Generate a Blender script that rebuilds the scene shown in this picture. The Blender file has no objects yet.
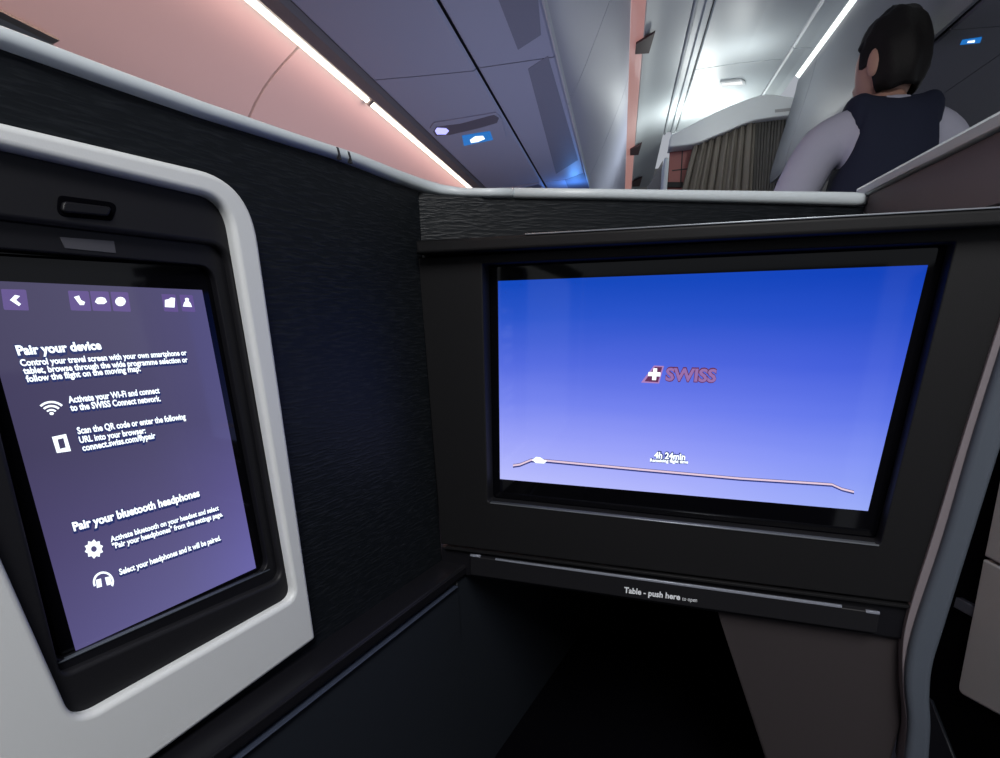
import bpy, bmesh, math, random
from mathutils import Vector, Matrix
random.seed(7)
sc = bpy.context.scene
COL = sc.collection

# ------------------------------------------------------------------ camera
EYE = 1.05
RX = Vector((0.985888, 0.167202, -0.008249))
UY = Vector((-0.052824, 0.357479, 0.932426))
FW = Vector((-0.158852, 0.918832, -0.361266))
FOC = 556.94
CX, CY = 519.685, 533.989
cam = bpy.data.cameras.new('camera')
cam.sensor_width = 36
cam.lens = FOC * 36 / 1000
cam.shift_x = -(CX - 500) / 1000
cam.shift_y = (CY - 379) / 1000
cam.clip_start = 0.01
co = bpy.data.objects.new('camera', cam)
COL.objects.link(co)
m = Matrix((RX, UY, -FW)).transposed().to_4x4()
m.translation = Vector((0, 0, EYE))
co.matrix_world = m
sc.camera = co
EV = Vector((0, 0, EYE))


def ray(px, py):
    a = (px - CX) / FOC
    b = -(py - CY) / FOC
    return RX * a + UY * b + FW


# ------------------------------------------------------------------ frames (planes of the place)
class Frame:
    """a vertical plane: u runs along it, v is up, w points into the room"""
    def __init__(s, u, k):
        s.u = Vector(u).normalized(); s.v = Vector((0, 0, 1)); s.w = s.u.cross(s.v)
        s.o = EV - s.w * k
        s.M = Matrix((s.u, s.v, s.w)).transposed().to_4x4(); s.M.translation = s.o

    def at(s, px, py, w=0.0):
        r = ray(px, py)
        t = ((s.o + s.w * w) - EV).dot(s.w) / r.dot(s.w)
        p = EV + r * t - s.o
        return (p.dot(s.u), p.dot(s.v))

    def pts(s, L, w=0.0):
        return [s.at(x, y, w) for x, y in L]

    def world(s, u, v, w=0):
        return s.o + s.u * u + s.v * v + s.w * w


WL = Frame((0.26886, 0.96318, 0), 0.386)            # side wall with the touch panel
MF = Frame((0.98607, -0.16635, 0), 0.600)           # console face with the monitor
FB = Frame((0.930, 0.367, 0), 0.6900)               # low partition behind the console
BK = Frame((1, 0, 0), 3.95)                         # class divider at the far end
AISLE = Frame((0, -1, 0), 1)                        # placeholder, rebuilt below


def xplane(x, facing=-1):
    """plane of constant x. facing -1: normal looks to -x"""
    f = Frame.__new__(Frame)
    f.u = Vector((0, -1, 0)) if facing < 0 else Vector((0, 1, 0))
    f.v = Vector((0, 0, 1)); f.w = f.u.cross(f.v)
    f.o = Vector((x, 0, EYE))
    f.M = Matrix((f.u, f.v, f.w)).transposed().to_4x4(); f.M.translation = f.o
    return f


# ------------------------------------------------------------------ materials
MATS = {}


def nt(name):
    m = bpy.data.materials.new(name); m.use_nodes = True
    n = m.node_tree
    return m, n, n.nodes['Principled BSDF']


def mat(name, col, rough=0.5, spec=0.5, bump=0.0, bscale=300, var=0.0, metal=0.0, coat=0.0, sheen=0.0):
    if name in MATS: return MATS[name]
    m, n, b = nt(name)
    b.inputs['Base Color'].default_value = (*col, 1)
    b.inputs['Roughness'].default_value = rough
    b.inputs['Specular IOR Level'].default_value = spec
    b.inputs['Metallic'].default_value = metal
    b.inputs['Coat Weight'].default_value = coat
    b.inputs['Sheen Weight'].default_value = sheen
    tc = n.nodes.new('ShaderNodeTexCoord')
    nz = n.nodes.new('ShaderNodeTexNoise'); nz.inputs['Scale'].default_value = bscale
    nz.inputs['Detail'].default_value = 3
    n.links.new(tc.outputs['Object'], nz.inputs['Vector'])
    if bump:
        bp = n.nodes.new('ShaderNodeBump'); bp.inputs['Strength'].default_value = bump
        bp.inputs['Distance'].default_value = 0.001
        n.links.new(nz.outputs['Fac'], bp.inputs['Height'])
        n.links.new(bp.outputs['Normal'], b.inputs['Normal'])
    if var:
        r = n.nodes.new('ShaderNodeMapRange')
        r.inputs['To Min'].default_value = 1 - var; r.inputs['To Max'].default_value = 1 + var
        mx = n.nodes.new('ShaderNodeMix'); mx.data_type = 'RGBA'; mx.blend_type = 'MULTIPLY'
        mx.inputs['Factor'].default_value = 1
        mx.inputs[6].default_value = (*col, 1)
        n.links.new(nz.outputs['Fac'], r.inputs['Value'])
        n.links.new(r.outputs['Result'], mx.inputs[7])
        n.links.new(mx.outputs[2], b.inputs['Base Color'])
    MATS[name] = m
    return m


def emit(name, col, strength, base=(0.02, 0.02, 0.02), rough=0.1):
    if name in MATS: return MATS[name]
    m, n, b = nt(name)
    b.inputs['Base Color'].default_value = (*base, 1)
    b.inputs['Roughness'].default_value = rough
    b.inputs['Emission Color'].default_value = (*col, 1)
    b.inputs['Emission Strength'].default_value = strength
    MATS[name] = m
    return m


def screen_mat(name, quad, stops_v, side=None, noise=0.03):
    """a lit display: a vertical ramp of emitted colour, optionally blended sideways"""
    m, n, b = nt(name)
    b.inputs['Base Color'].default_value = (0.004, 0.004, 0.006, 1)
    b.inputs['Roughness'].default_value = 0.06
    b.inputs['Specular IOR Level'].default_value = 0.35
    tc = n.nodes.new('ShaderNodeTexCoord')
    sp = n.nodes.new('ShaderNodeSeparateXYZ')
    x0, x1 = min(p[0] for p in quad), max(p[0] for p in quad); y0, y1 = min(p[1] for p in quad), max(p[1] for p in quad)
    fit = n.nodes.new('ShaderNodeMapping'); fit.inputs['Location'].default_value = (-x0 / (x1 - x0), -y0 / (y1 - y0), 0)
    fit.inputs['Scale'].default_value = (1 / (x1 - x0), 1 / (y1 - y0), 1)
    n.links.new(tc.outputs['Object'], fit.inputs[0])
    n.links.new(fit.outputs[0], sp.inputs[0])
    nz = n.nodes.new('ShaderNodeTexNoise'); nz.inputs['Scale'].default_value = 2.2
    mp = n.nodes.new('ShaderNodeMapping'); mp.inputs['Scale'].default_value = (1, 5, 1)
    n.links.new(fit.outputs[0], mp.inputs[0]); n.links.new(mp.outputs[0], nz.inputs['Vector'])
    ad = n.nodes.new('ShaderNodeMath'); ad.operation = 'MULTIPLY_ADD'
    ad.inputs[1].default_value = noise; 
    n.links.new(nz.outputs['Fac'], ad.inputs[0]); n.links.new(sp.outputs['Y'], ad.inputs[2])
    def ramp(st, src):
        r = n.nodes.new('ShaderNodeValToRGB')
        e = r.color_ramp.elements
        while len(e) < len(st): e.new(0.5)
        for k, (p, c) in enumerate(st): e[k].position = p; e[k].color = (*c, 1)
        n.links.new(src, r.inputs[0]); return r
    r = ramp(stops_v, ad.outputs[0])
    out = r.outputs[0]
    if side:
        r2 = ramp(side, sp.outputs['X'])
        mx = n.nodes.new('ShaderNodeMix'); mx.data_type = 'RGBA'; mx.blend_type = 'MULTIPLY'
        mx.inputs['Factor'].default_value = 1
        n.links.new(out, mx.inputs[6]); n.links.new(r2.outputs[0], mx.inputs[7]); out = mx.outputs[2]
    n.links.new(out, b.inputs['Emission Color'])
    b.inputs['Emission Strength'].default_value = 1.0
    return m


def s2l(*c):
    return tuple(((x / 255 + 0.055) / 1.055) ** 2.4 if x > 10 else x / 255 / 12.92 for x in c)


def veneer_mat():
    m, n, b = nt('dark_textured_veneer')
    tc = n.nodes.new('ShaderNodeTexCoord')
    mp = n.nodes.new('ShaderNodeMapping'); mp.inputs['Scale'].default_value = (60, 420, 60)
    n.links.new(tc.outputs['Object'], mp.inputs[0])
    a = n.nodes.new('ShaderNodeTexNoise'); a.inputs['Scale'].default_value = 1.0; a.inputs['Detail'].default_value = 2
    a.inputs['Distortion'].default_value = 0.3
    n.links.new(mp.outputs[0], a.inputs['Vector'])
    r = n.nodes.new('ShaderNodeValToRGB'); r.color_ramp.elements[0].position = 0.45; r.color_ramp.elements[1].position = 0.72
    n.links.new(a.outputs['Fac'], r.inputs[0])
    bp = n.nodes.new('ShaderNodeBump'); bp.inputs['Strength'].default_value = 0.26; bp.inputs['Distance'].default_value = 0.0012
    n.links.new(r.outputs[0], bp.inputs['Height']); n.links.new(bp.outputs[0], b.inputs['Normal'])
    r2 = n.nodes.new('ShaderNodeValToRGB')
    r2.color_ramp.elements[0].color = (0.006, 0.0075, 0.0095, 1); r2.color_ramp.elements[1].color = (0.012, 0.014, 0.017, 1)
    n.links.new(r.outputs[0], r2.inputs[0]); n.links.new(r2.outputs[0], b.inputs['Base Color'])
    b.inputs['Roughness'].default_value = 0.42
    b.inputs['Specular IOR Level'].default_value = 0.16
    return m


M_white = mat('white_moulded_plastic', (0.60, 0.62, 0.63), 0.42, bump=0.05, bscale=900)
M_cap = mat('pale_grey_cap', (0.50, 0.55, 0.58), 0.4)
M_veneer = veneer_mat()
M_console = mat('charcoal_console_plastic', (0.0075, 0.0075, 0.0085), 0.55, 0.2, bump=0.15, bscale=1500)
M_bezel = mat('satin_black_plastic', (0.006, 0.006, 0.008), 0.42, 0.25)
M_bezel_grey = mat('dark_grey_bezel', (0.009, 0.009, 0.011), 0.5, 0.25)
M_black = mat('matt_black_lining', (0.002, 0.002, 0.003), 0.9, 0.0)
M_gloss = mat('black_glass', (0.002, 0.002, 0.003), 0.05, 0.28)
M_trim_highlight = mat('brushed_trim_and_highlight', (0.25, 0.27, 0.30), 0.3, metal=0.6)
M_lowpanel = mat('slate_lower_panel', (0.013, 0.016, 0.022), 0.5, 0.3)
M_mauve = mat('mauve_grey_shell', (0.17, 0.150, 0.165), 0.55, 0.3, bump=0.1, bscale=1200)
M_mauve2 = mat('shaded_mauve_plastic', (0.034, 0.029, 0.031), 0.55, 0.2, bump=0.1, bscale=1200)  # same mauve plastic, with the shade under the console put into its colour
M_dull = mat('dull_grey_shell', (0.36, 0.37, 0.37), 0.5)
M_post = mat('blue_grey_edge_moulding', (0.065, 0.077, 0.098), 0.45, 0.3)
M_side = mat('cabin_sidewall_plastic', (0.54, 0.48, 0.49), 0.55, bump=0.05, bscale=500)
M_bin = mat('cabin_bin_plastic', (0.38, 0.40, 0.52), 0.5, bump=0.04, bscale=600)
M_rail = mat('brown_grey_rail', (0.16, 0.145, 0.15), 0.5)
M_groove = mat('dark_joint', (0.02, 0.02, 0.024), 0.7)
M_seamc = mat('seam_grey', (0.14, 0.14, 0.16), 0.6)
M_ceil = mat('cabin_ceiling_plastic', (0.52, 0.56, 0.58), 0.5)
M_cbin = mat('centre_bin_plastic', (0.19, 0.20, 0.23), 0.5)
M_wallf = mat('divider_laminate', (0.20, 0.195, 0.18), 0.6)
M_red = mat('dull_red_laminate', (0.34, 0.12, 0.11), 0.6)
M_skin = mat('skin', (0.42, 0.24, 0.18), 0.55)
M_hair = mat('black_hair', (0.008, 0.007, 0.007), 0.6, 0.2, bump=0.8, bscale=220)
M_shirt = mat('white_shirt_cotton', (0.46, 0.46, 0.55), 0.8, 0.2, bump=0.25, bscale=90)
M_vest = mat('navy_vest_cloth', (0.018, 0.022, 0.042), 0.85, 0.2, bump=0.3, bscale=400)
M_trouser = mat('dark_trouser_cloth', (0.015, 0.016, 0.025), 0.85, 0.2)
M_shoe = mat('black_leather', (0.01, 0.01, 0.01), 0.35)
M_text = emit('lit_white_letters', (0.85, 0.94, 1.0), 1.5)
M_floor = mat('cabin_carpet', (0.03, 0.032, 0.045), 0.95, 0.1, bump=0.6, bscale=700, var=0.4)

# ------------------------------------------------------------------ object helpers
WM = {}


def link(o, parent=None, M=None):
    COL.objects.link(o)
    M = M or Matrix.Identity(4)
    if parent is not None:
        o.parent = parent
        o.matrix_parent_inverse = WM[parent.name].inverted()
    o.matrix_basis = M.copy()
    WM[o.name] = M.copy() if parent is None else M.copy()
    return o


def tag(o, label=None, cat=None, group=None, kind=None):
    if label: o['label'] = label
    if cat: o['category'] = cat
    if group: o['group'] = group
    if kind: o['kind'] = kind
    return o


def thing(name, loc, label, cat, group=None):
    o = bpy.data.objects.new(name, None)
    o.empty_display_size = 0.05
    link(o, None, Matrix.Translation(Vector(loc)))
    return tag(o, label, cat, group)


def meshobj(name, me, material, parent=None, M=None, smooth=False):
    me.materials.clear(); me.materials.append(material)
    if smooth:
        for p in me.polygons: p.use_smooth = True
    o = bpy.data.objects.new(name, me)
    return link(o, parent, M)


def rnd(pts, r, n=7):
    """round the corners of a polygon; r is one radius or one per corner"""
    P = [Vector(p) for p in pts]; N = len(P); out = []
    if not isinstance(r, (list, tuple)): r = [r] * N
    for i in range(N):
        a, b, c = P[i - 1], P[i], P[(i + 1) % N]
        if r[i] <= 0: out.append(tuple(b)); continue
        d1, d2 = (a - b), (c - b)
        l1, l2 = d1.length, d2.length
        d1.normalize(); d2.normalize()
        ang = d1.angle(d2)
        t = min(r[i] / math.tan(ang / 2), l1 * 0.49, l2 * 0.49)
        p0, p1 = b + d1 * t, b + d2 * t
        for k in range(n + 1):
            s = k / n
            q = p0 * (1 - s) ** 2 + b * 2 * s * (1 - s) + p1 * s * s
            out.append(tuple(q))
    return out


def slab(name, outline, w0, w1, material, parent=None, F=None, bevel=0.0, holes=(), M=None, res=2):
    """a flat body with the given outline (and holes) from depth w0 to w1 of its plane"""
    cu = bpy.data.curves.new(name, 'CURVE'); cu.dimensions = '2D'; cu.fill_mode = 'BOTH'
    for loop in [outline] + list(holes):
        sp = cu.splines.new('POLY'); sp.points.add(len(loop) - 1)
        for k, (x, y) in enumerate(loop): sp.points[k].co = (x, y, 0, 1)
        sp.use_cyclic_u = True
    h = (w1 - w0) / 2
    b = min(bevel, h * 0.98)
    cu.extrude = h - b; cu.bevel_depth = b; cu.offset = -b; cu.bevel_resolution = res
    o = bpy.data.objects.new('tmp', cu); COL.objects.link(o)
    dg = bpy.context.evaluated_depsgraph_get()
    me = bpy.data.meshes.new_from_object(o.evaluated_get(dg))
    bpy.data.objects.remove(o); bpy.data.curves.remove(cu)
    me.transform(Matrix.Translation((0, 0, (w0 + w1) / 2)))
    me.name = name
    bm = bmesh.new(); bm.from_mesh(me)
    bmesh.ops.remove_doubles(bm, verts=bm.verts, dist=1e-6)
    bmesh.ops.recalc_face_normals(bm, faces=bm.faces)
    bm.to_mesh(me); bm.free()
    return meshobj(name, me, material, parent, M if M is not None else F.M)


def text(name, s, F, p0, p1, height_px, w, parent, material=None, bold=0.0, M=None):
    """lettering laid on plane F from pixel p0 (baseline left) to p1 (baseline right)"""
    cu = bpy.data.curves.new(name, 'FONT'); cu.body = s; cu.size = 1; cu.offset = bold; cu.resolution_u = 3
    cu.extrude = 0
    o = bpy.data.objects.new('tmp', cu); COL.objects.link(o)
    dg = bpy.context.evaluated_depsgraph_get()
    me = bpy.data.meshes.new_from_object(o.evaluated_get(dg))
    bpy.data.objects.remove(o)
    xs = [v.co.x for v in me.vertices]; x0, x1 = min(xs), max(xs)
    a = Vector(F.at(*p0, w)); b = Vector(F.at(*p1, w))
    t = Vector(F.at(p0[0], p0[1] - height_px, w))
    W = (b - a).length; H = (t - a).length / 0.70
    ca, sa = (b - a).x / W, (b - a).y / W
    for v in me.vertices:
        x = (v.co.x - x0) / (x1 - x0) * W; y = v.co.y * H
        v.co = Vector((a.x + x * ca - y * sa, a.y + x * sa + y * ca, w))
    me.name = name
    return meshobj(name, me, material or M_text, parent, F.M)


def tube(name, path, rad, material, parent=None, segs=10, flat=1.0, nrm=None):
    """sweep of an ellipse along a world path"""
    bm = bmesh.new(); P = [Vector(p) for p in path]; rings = []
    R = rad if isinstance(rad, (list, tuple)) else [rad] * len(P)
    for i, p in enumerate(P):
        d = (P[min(i + 1, len(P) - 1)] - P[max(i - 1, 0)]).normalized()
        up = Vector(nrm) if nrm else Vector((0, 0, 1))
        if abs(d.dot(up)) > 0.98: up = Vector((0, 1, 0))
        s = d.cross(up).normalized(); n = s.cross(d).normalized()
        rings.append([bm.verts.new(p + s * math.cos(2 * math.pi * k / segs) * R[i] + n * math.sin(2 * math.pi * k / segs) * R[i] * flat) for k in range(segs)])
    for a, b in zip(rings, rings[1:]):
        for k in range(segs): bm.faces.new((a[k], a[(k + 1) % segs], b[(k + 1) % segs], b[k]))
    bm.faces.new(rings[0][::-1]); bm.faces.new(rings[-1])
    bmesh.ops.recalc_face_normals(bm, faces=bm.faces)
    me = bpy.data.meshes.new(name); bm.to_mesh(me); bm.free()
    return meshobj(name, me, material, parent, None, True)


def profile_y(name, prof, y0, y1, material, parent=None, thick=0.012, side=1, smooth=False, ny=1):
    """a panel following a cross-section (x, height above eye) and running along the cabin; thickness away from the viewer"""
    n = len(prof)
    V = [Vector((x, z)) for x, z in prof]
    off = []
    for i in range(n):
        d = (V[min(i + 1, n - 1)] - V[max(i - 1, 0)]).normalized()
        off.append(V[i] + Vector((-d.y, d.x)) * thick * side)
    bm = bmesh.new()
    A = []; B = []
    for j in range(ny + 1):
        y = y0 + (y1 - y0) * j / ny
        A.append([bm.verts.new((p.x, y, EYE + p.y)) for p in V])
        B.append([bm.verts.new((p.x, y, EYE + p.y)) for p in off])
    for j in range(ny):
        for i in range(n - 1):
            bm.faces.new((A[j][i], A[j][i + 1], A[j + 1][i + 1], A[j + 1][i]))
            bm.faces.new((B[j][i], B[j + 1][i], B[j + 1][i + 1], B[j][i + 1]))
        bm.faces.new((A[j][0], A[j + 1][0], B[j + 1][0], B[j][0]))
        bm.faces.new((A[j][-1], B[j][-1], B[j + 1][-1], A[j + 1][-1]))
    for R in (0, ny):
        for i in range(n - 1): bm.faces.new((A[R][i], B[R][i], B[R][i + 1], A[R][i + 1]))
    bmesh.ops.recalc_face_normals(bm, faces=bm.faces)
    me = bpy.data.meshes.new(name); bm.to_mesh(me); bm.free()
    o = meshobj(name, me, material, parent, None)
    if smooth:
        me.polygons.foreach_set('use_smooth', [True] * len(me.polygons))
        try: me.set_sharp_from_angle(angle=math.radians(35))
        except Exception: pass
    return o


def prism(name, pts3, vec, material, parent=None):
    """closed prism: a polygon of world points pushed along vec"""
    bm = bmesh.new()
    a = [bm.verts.new(Vector(p)) for p in pts3]; b = [bm.verts.new(Vector(p) + Vector(vec)) for p in pts3]
    bm.faces.new(a); bm.faces.new(b[::-1])
    for i in range(len(a)):
        j = (i + 1) % len(a); bm.faces.new((a[i], a[j], b[j], b[i]))
    bmesh.ops.recalc_face_normals(bm, faces=bm.faces)
    me = bpy.data.meshes.new(name); bm.to_mesh(me); bm.free()
    return meshobj(name, me, material, parent, None)


def hit(px, py, a, b):
    """point where the sight line meets the long cabin surface through (x,dz)=a and b (running along the cabin)"""
    d = Vector((b[0] - a[0], b[1] - a[1])); n = Vector((-d.y, d.x))
    r = ray(px, py)
    t = (n.x * a[0] + n.y * a[1]) / (n.x * r.x + n.y * r.z)
    return EV + r * t


# ================================================================== THE SUITE SIDE WALL
side = thing('veneer_partition', WL.world(0.2, -1.05), 'dark ridged veneer side partition with pale grey cap, behind the touch panel', 'partition')
capz_top, capz_bot = WL.at(330, 144)[1], WL.at(330, 157)[1]
uC = WL.at(419, 300)[0]
v_bot = WL.at(300, 650)[1]
_h = rnd(WL.pts([(66, 735), (302, 602), (238, 190), (-90, 150)]), 0.012, 4)
slab('veneer_panel', [(-0.75, -0.30), (uC + 0.012, -0.30), (uC + 0.012, capz_bot + 0.004), (-0.75, capz_bot + 0.004)], -0.024, 0.0, M_veneer, side, WL, holes=[_h])

# low partition behind the console (continues the wall round the bend)
frontp = thing('low_partition', FB.world(0.1, -1.05), 'low dark veneer partition with pale grey cap running behind the monitor console', 'partition')
a0 = FB.at(470, 197); a1 = FB.at(866, 207)
slab('veneer_panel', [(FB.at(417, 197)[0], -0.1), (a1[0], -0.1), a1, a0, FB.at(440, 195), FB.at(417, 192)], -0.02, 0.0, M_veneer, frontp, FB)

# the cap: side section swept to the bend, then front section
def wall_pt(px, py, F, w=0.0): return F.world(*F.at(px, py, w), w)
def capstrip(name, top, bot, parent, depth=0.03):
    """top/bot: matching world points of the cap face; the cap is a rounded band with depth"""
    bm = bmesh.new(); rings = []
    n = len(top)
    for i in range(n):
        t, b = Vector(top[i]), Vector(bot[i])
        d = Vector(top[min(i + 1, n - 1)]) - Vector(top[max(i - 1, 0)]); d.z = 0; d.normalize()
        w = d.cross(Vector((0, 0, 1)))
        h = (t - b)
        prof = [b - w * depth, b - w * 0.0, b + w * 0.004 + h * 0.08, b + w * 0.006 + h * 0.3, b + w * 0.006 + h * 0.75, b + w * 0.003 + h * 0.93, t - w * 0.002, t - w * 0.010 + Vector((0, 0, .0012)), t - w * depth]
        rings.append([bm.verts.new(p) for p in prof])
    for a, b in zip(rings, rings[1:]):
        m_ = len(a)
        for k in range(m_): bm.faces.new((a[k], a[(k + 1) % m_], b[(k + 1) % m_], b[k]))
    bm.faces.new(rings[0]); bm.faces.new(rings[-1][::-1])
    bmesh.ops.recalc_face_normals(bm, faces=bm.faces)
    me = bpy.data.meshes.new(name); bm.to_mesh(me); bm.free()
    o = meshobj(name, me, M_cap, parent, None, True)
    return o

side_top = [(0, 26), (100, 64), (200, 101), (290, 132), (330, 145), (355, 153), (375, 161)]
side_bot = [(0, 49), (100, 84), (200, 118), (290, 146), (330, 158), (355, 167), (375, 175)]
bend_top = [(395, 169), (420, 178), (440, 184), (462, 187.5), (485, 188), (512, 187.5)]
bend_bot = [(395, 183), (420, 191.5), (440, 196), (462, 197.5), (485, 198), (512, 198.5)]
tp = [wall_pt(x, y, WL) for x, y in side_top]; bt = [wall_pt(x, y, WL) for x, y in side_bot]
tp.insert(0, WL.world(-0.75, (tp[0] - WL.o).dot(WL.v))); bt.insert(0, WL.world(-0.75, (bt[0] - WL.o).dot(WL.v)))
# bend: blend distances from the wall plane to the front plane
BT = []; BB = []
for k, ((x, y), (x2, y2)) in enumerate(zip(bend_top, bend_bot)):
    s = [0.0, 0.12, 0.45, 0.8, 1, 1][k]
    tw = [(WL.o - EV).dot(WL.w) / ray(x, y).dot(WL.w), (FB.o - EV).dot(FB.w) / ray(x, y).dot(FB.w)]
    tt = tw[0] * (1 - s) + tw[1] * s
    tv = [(WL.o - EV).dot(WL.w) / ray(x2, y2).dot(WL.w), (FB.o - EV).dot(FB.w) / ray(x2, y2).dot(FB.w)]
    BT.append(EV + ray(x, y) * tt)
    BB.append(EV + ray(x2, y2) * (tv[0] * (1 - s) + tv[1] * s))
capstrip('side_cap', tp + BT, bt + BB, side)
for xx in (337, 348):   # two thin joints across the cap
    d = 2.0
    ps = [wall_pt(xx + a, y, WL, 0.0066) for a, y in ((0, 147 + (xx - 337) * .38), (1.8, 148 + (xx - 337) * .38), (4.8, 160 + (xx - 337) * .33), (3, 159.5 + (xx - 337) * .33))]
    prism('cap_joint', ps, -WL.w * 0.003, M_groove, side)
fx = [514, 600, 700, 800, 855, 866]
ft = [187.5, 188.5, 189.8, 191, 191.8, 193.5]; fb = [198.5, 200, 202.5, 205, 206.8, 205.5]
capstrip('front_cap', [wall_pt(x, y, FB) for x, y in zip(fx, ft)], [wall_pt(x, y, FB) for x, y in zip(fx, fb)], frontp)

M_lip = mat('slate_blue_lip', (0.03, 0.038, 0.06), 0.4)
# ledge under the side wall
ledge = thing('side_ledge', WL.world(0.2, -1.05), 'black ledge with a thin bluish lip running below the white touch panel surround', 'ledge')
def onz(px, py, z):
    r = ray(px, py); t = z / r.z
    return EV + r * t
zb = -0.300
edgeA = onz(452, 580, zb - 0.004); edgeB = onz(207, 758, zb - 0.004)
wA = (edgeA - WL.o).dot(WL.w); wB = (edgeB - WL.o).dot(WL.w); wE = (wA + wB) / 2
uA = (edgeA - WL.o).dot(WL.u)
slab('ledge_top', rnd([(-0.75, zb - 0.016), (uC + 0.03, zb - 0.016), (uC + 0.03, zb), (-0.75, zb)], 0.003), -0.02, wE, M_bezel, ledge, WL, 0.004)
slab('ledge_lip', rnd([(-0.75, zb - 0.0225), (uC - 0.01, zb - 0.0225), (uC - 0.01, zb - 0.0207), (-0.75, zb - 0.0207)], 0.0005), 0.0, wE + 0.001, M_lip, ledge, WL, 0.001)
slab('lower_panel', [(-0.75, -1.04), (uC, -1.04), (uC, zb - 0.0235), (-0.75, zb - 0.0235)], -0.01, wE - 0.004, M_lowpanel, ledge, WL)

# ================================================================== TOUCH PANEL
tu = thing('touch_panel_unit', WL.world(-0.02, -0.3), 'portrait touch control panel in a thick white surround set into the dark side wall', 'touch panel')
W0 = 0.007
o_tr = WL.at(268, 186, W0); o_br = WL.at(314, 641, W0)
top_l = WL.at(0, 125, W0); top_m = WL.at(195, 171, W0)
sl = (top_m[1] - top_l[1]) / (top_m[0] - top_l[0])
b_r = WL.at(313, 638, W0); b_l = WL.at(152, 755, W0); slb = (b_r[1] - b_l[1]) / (b_r[0] - b_l[0])
tr = WL.at(247, 182, W0)
uL = -0.42
outer = [(uL, b_r[1] + (uL - b_r[0]) * slb), b_r, tr, (uL, top_l[1] + (uL - top_l[0]) * sl)]
outer = rnd(outer, [0.01, 0.004, 0.040, 0.02], 12)
# opening of the surround
ol = WL.pts([(-48, 540), (-10, 620)], W0)
bl = WL.at(72, 722, W0); br = WL.at(293, 597, W0); itr = WL.at(225, 200, W0)
itl = WL.at(-60, 158, W0)
lft = WL.at(0, 597, W0)
dd = (lft[0] - bl[0]) / (lft[1] - bl[1])
itl = (bl[0] - 0.014, WL.at(0, 163, W0)[1] + 0.008)
print('inner', bl, br, itr, itl, 'left px', lft, 'scr', WL.pts([(76, 651), (256, 568), (202, 290), (-26, 280)]), 'rec', WL.pts([(63, 668), (275, 572), (226, 262), (-70, 240)]))
inner = [bl, br, itr, itl]
inner = rnd(inner, [0.016, 0.012, 0.020, 0.02], 10)
slab('surround', outer, -0.002, W0 + 0.004, M_white, tu, WL, 0.004, holes=[inner], res=4)
# dark bezel set in the opening, with its own recess
rec = rnd(WL.pts([(60, 664), (272, 570), (216, 266), (-50, 244)]), [0.006, 0.012, 0.012, 0.01], 8)
rec0 = rnd(WL.pts([(60, 674), (281, 578), (224, 246), (-56, 213)]), [0.006, 0.012, 0.014, 0.01], 8)
slab('bezel', rnd([(bl[0] - .003, bl[1] - .003), (br[0] + .003, br[1] - .003), (itr[0] + .003, itr[1] + .003), (itl[0] - .003, itl[1] + .003)], [0.016, 0.012, 0.020, 0.02], 10), -0.014, 0.003, M_bezel_grey, tu, WL, 0.003, holes=[rec0])
slab('inner_frame', rnd(WL.pts([(58, 678), (284, 580), (227, 246), (-60, 212)], -0.003), 0.012, 8), -0.0138, -0.003, M_bezel, tu, WL, 0.001, holes=[rec])
rim = [WL.at(61, 665), WL.at(272, 570.5)]
slab('rim_bead', [rim[0], rim[1], (rim[1][0], rim[1][1] + 0.001), (rim[0][0], rim[0][1] + 0.001)], -0.006, -0.0022, M_post, tu, WL, 0.0003)
slab('glass', [(0.13, -0.228), (0.312, -0.228), (0.300, 0.07), (0.13, 0.07)], -0.019, -0.0135, M_gloss, tu, WL)
# black band and slot above the glass
slab('latch_recess', rnd(WL.pts([(56, 216), (112, 221), (118, 203), (58, 195)], 0.003), 0.004, 6), 0.001, 0.0036, M_black, tu, WL, 0.0005)
lt = slab('latch', rnd(WL.pts([(62, 212), (109, 216), (113, 207), (64, 201)], 0.006), 0.003, 6), 0.003, 0.006, M_bezel, tu, WL, 0.001)
slab('sensor_window', WL.pts([(65, 248), (116, 253), (114, 241), (60, 237)], -0.0026), -0.0035, -0.0026, mat('smoked_window', (0.05, 0.05, 0.06), 0.4), tu, WL)
# device inside: black slab with a display
DW = -0.0085
dev = slab('tablet', rnd(WL.pts([(62, 661), (266, 572), (216, 266), (-52, 250)], DW), 0.006, 6), -0.0136, DW, M_gloss, tu, WL, 0.0015)
SW = DW + 0.0004
dq = WL.pts([(76, 651), (256, 568), (202, 290), (-26, 280)], SW)
disp = slab('display', dq, DW, SW, screen_mat('purple_menu_display', dq,
    [(0.0, s2l(102, 98, 150)), (0.35, s2l(88, 82, 126)), (0.6, s2l(78, 74, 108)), (1.0, s2l(80, 76, 108))],
    [(0.0, (0.75, 0.72, 0.75)), (0.55, (0.95, 0.95, 0.95)), (1.0, (1.1, 1.1, 1.3))]), dev, WL)  # right side brighter and bluer, partly a reflection put into the display colour
TW = SW + 0.0003
M_halo = emit('dark_blue_halo', s2l(30, 42, 100), 1.0)
def T(s, p0, p1, h, b=0.032):
    text('lettering', s, WL, (p0[0] - .7, p0[1] + 1.3), (p1[0] + 1.0, p1[1] + 1.2), h + 0.6, TW - 0.0002, dev, M_halo, b + 0.11)
    text('lettering', s, WL, p0, p1, h, TW, dev, None, b)
T('Pair your device', (18, 355), (102, 349), 9, 0.04)
T('Control your travel screen with your own smartphone or', (21, 366), (187, 355), 6.3)
T('tablet, browse through the wide programme selection or', (24, 374), (188, 362), 6.3)
T('follow the flight on the moving map.', (27, 382), (141, 371), 6.3)
T('Activate your Wi-Fi and connect', (69, 403), (160, 393), 6.5)
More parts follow.
